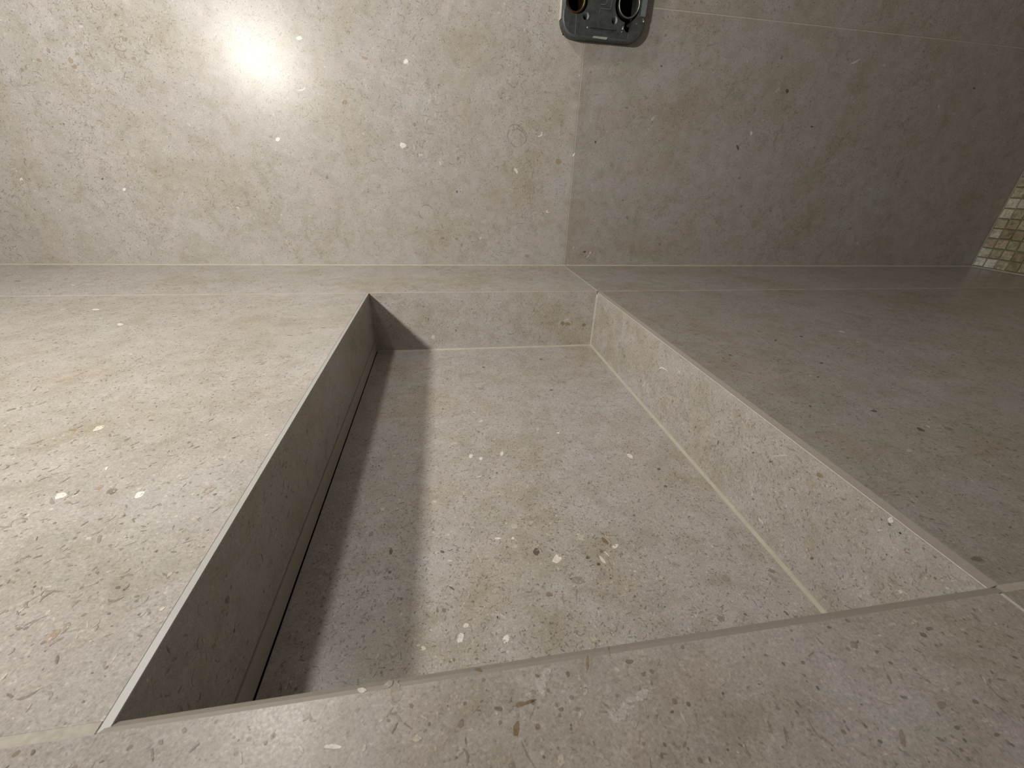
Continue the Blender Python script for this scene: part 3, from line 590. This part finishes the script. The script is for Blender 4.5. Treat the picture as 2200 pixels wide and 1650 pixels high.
def lathe(name, c, prof, mat, n=32, **props):
    bm = bmesh.new(); rings = []
    for r, y in prof: rings.append([bm.verts.new((c[0]+r*math.cos(6.28318*i/n), y, c[1]+r*math.sin(6.28318*i/n))) for i in range(n)])
    for A, B in zip(rings, rings[1:]):
        for i in range(n):
            f = bm.faces.new((A[i], A[(i+1) % n], B[(i+1) % n], B[i])); f.smooth = True
    if prof[-1][0] < 0.02: bm.faces.new(rings[-1])
    return build(name, bm, mat, props.pop('parent', mb), recalc=True, **props)
lc, rc = (LC[0]-0.004, LC[1]-0.010), (RC[0]+0.018, RC[1]+0.012)
so = lathe('pipe_socket', lc, [(0.106, 0.20), (0.106, -0.065), (0.100, -0.080), (0.088, -0.086), (0.078, -0.078), (0.073, -0.060), (0.071, 0.20)], BRASS, label='tarnished brass socket')
lathe('bore', lc, [(0.0705, 0.18), (0.0700, -0.015), (0.056, -0.020), (0.050, -0.012), (0.048, 0.06)], RUBBER, parent=so)
lathe('bore_tube', lc, [(0.0475, 0.20), (0.046, -0.03), (0.040, -0.03), (0.037, -0.01), (0.036, 0.18)], TUBE, parent=so)
so2 = lathe('pipe_socket', rc, [(0.108, -0.055), (0.112, -0.070), (0.113, -0.098), (0.110, -0.108), (0.102, -0.110), (0.096, -0.100), (0.095, -0.04), (0.094, -0.01)], STEEL, label='dull steel ring round a glossy black plug')
lathe('plug', rc, [(0.104, 0.20), (0.104, -0.050), (0.0955, -0.050), (0.0925, -0.04), (0.082, -0.062), (0.070, -0.056), (0.060, -0.02), (0.057, 0.15)], RUBBER, parent=so2)
lathe('bore_tube', rc, [(0.0565, 0.20), (0.055, -0.035), (0.048, -0.040), (0.044, -0.03), (0.043, 0.19)], TUBE, parent=so2)
# moulded marks on the face
def mark(name, lines, w_, h, mat, **props):
    bm = bmesh.new()
    for pts in lines:
        for (x0, z0), (x1, z1) in zip(pts, pts[1:]):
            d = Vector((x1-x0, z1-z0)); d = d.normalized(); n = Vector((-d.y, d.x))*w_/2; e = d*w_*0.35
            q = [(x0-e.x+n.x, z0-e.y+n.y), (x1+e.x+n.x, z1+e.y+n.y), (x1+e.x-n.x, z1+e.y-n.y), (x0-e.x-n.x, z0-e.y-n.y)]
            A = [bm.verts.new((a, -0.1149, b)) for a, b in q]; B = [bm.verts.new((a, -0.115-h, b)) for a, b in q]
            bm.faces.new(A); bm.faces.new(B)
            for i in range(4): bm.faces.new((A[i], A[(i+1) % 4], B[(i+1) % 4], B[i]))
    return build(name, bm, mat, mb, recalc=True, **props)
mark('moulded_rib', [[(0.012, 2.330), (0.270, 2.326)]], 0.016, 0.012, PLASTIC)
for ln in ([(0.095, 2.440), (0.095, 2.474), (0.203, 2.474), (0.215, 2.60)], [(-0.137, 2.413), (-0.134, 2.262)], [(0.418, 2.300), (0.418, 2.262)]):
    mark('moulded_line', [ln], 0.004, 0.003, PLASTIC2)
# moulded letter lying on its side
mark('moulded_letter', [[(0.095, 2.550), (0.140, 2.552), (0.158, 2.540), (0.158, 2.515), (0.140, 2.503), (0.098, 2.503)]], 0.005, 0.004, PLASTIC2)
bm = bmesh.new(); prism(bm, [(0.520, -0.1155), (0.572, -0.1155), (0.572, -0.119), (0.520, -0.119)], 2.445, 2.66, 'z')
for v in bm.verts:
    if v.co.z < 2.5 and v.co.x < 0.53: v.co.z += 0.0
build('raised_plate', bm, PLASTIC2, mb, recalc=True)  # paler grey paints the light caught by this facet
bm = bmesh.new(); prism(bm, [(-0.268, -0.1155), (-0.250, -0.1155), (-0.250, -0.119), (-0.268, -0.119)], 2.440, 2.80, 'z')
build('raised_plate', bm, PLASTIC2, mb, recalc=True)
bm = bmesh.new()
q = [(0.045, 2.248), (0.058, 2.262), (0.205, 2.262), (0.195, 2.243)]
A = [bm.verts.new((a, -0.1152 + (0.004 if b < 2.25 else 0), b)) for a, b in q]; B = [bm.verts.new((a, -0.1185 + (0.004 if b < 2.25 else 0), b)) for a, b in q]
bm.faces.new(A); bm.faces.new(B)
for i in range(4): bm.faces.new((A[i], A[(i+1) % 4], B[(i+1) % 4], B[i]))
build('clip', bm, plain('pale_clip', (0.30, 0.31, 0.26), 0.5), mb, recalc=True)
# plaster crumbs stuck on the face
rng = random.Random(9)
bm = bmesh.new()
for x, z, r in ((0.560, 2.410, 0.008), (0.553, 2.425, 0.004), (0.350, 2.338, 0.007), (0.352, 2.350, 0.004), (-0.016, 2.322, 0.006), (0.345, 2.314, 0.004), (0.49, 2.385, 0.003)):
    r_ = bmesh.ops.create_icosphere(bm, subdivisions=2, radius=r)
    for v in r_['verts']:
        v.co *= 1+rng.uniform(-.25, .25); v.co.y *= 0.6; v.co += Vector((x, -0.117, z))
build('plaster_splash', bm, PLASTER_AND_GLINT, mb, kind='stuff')
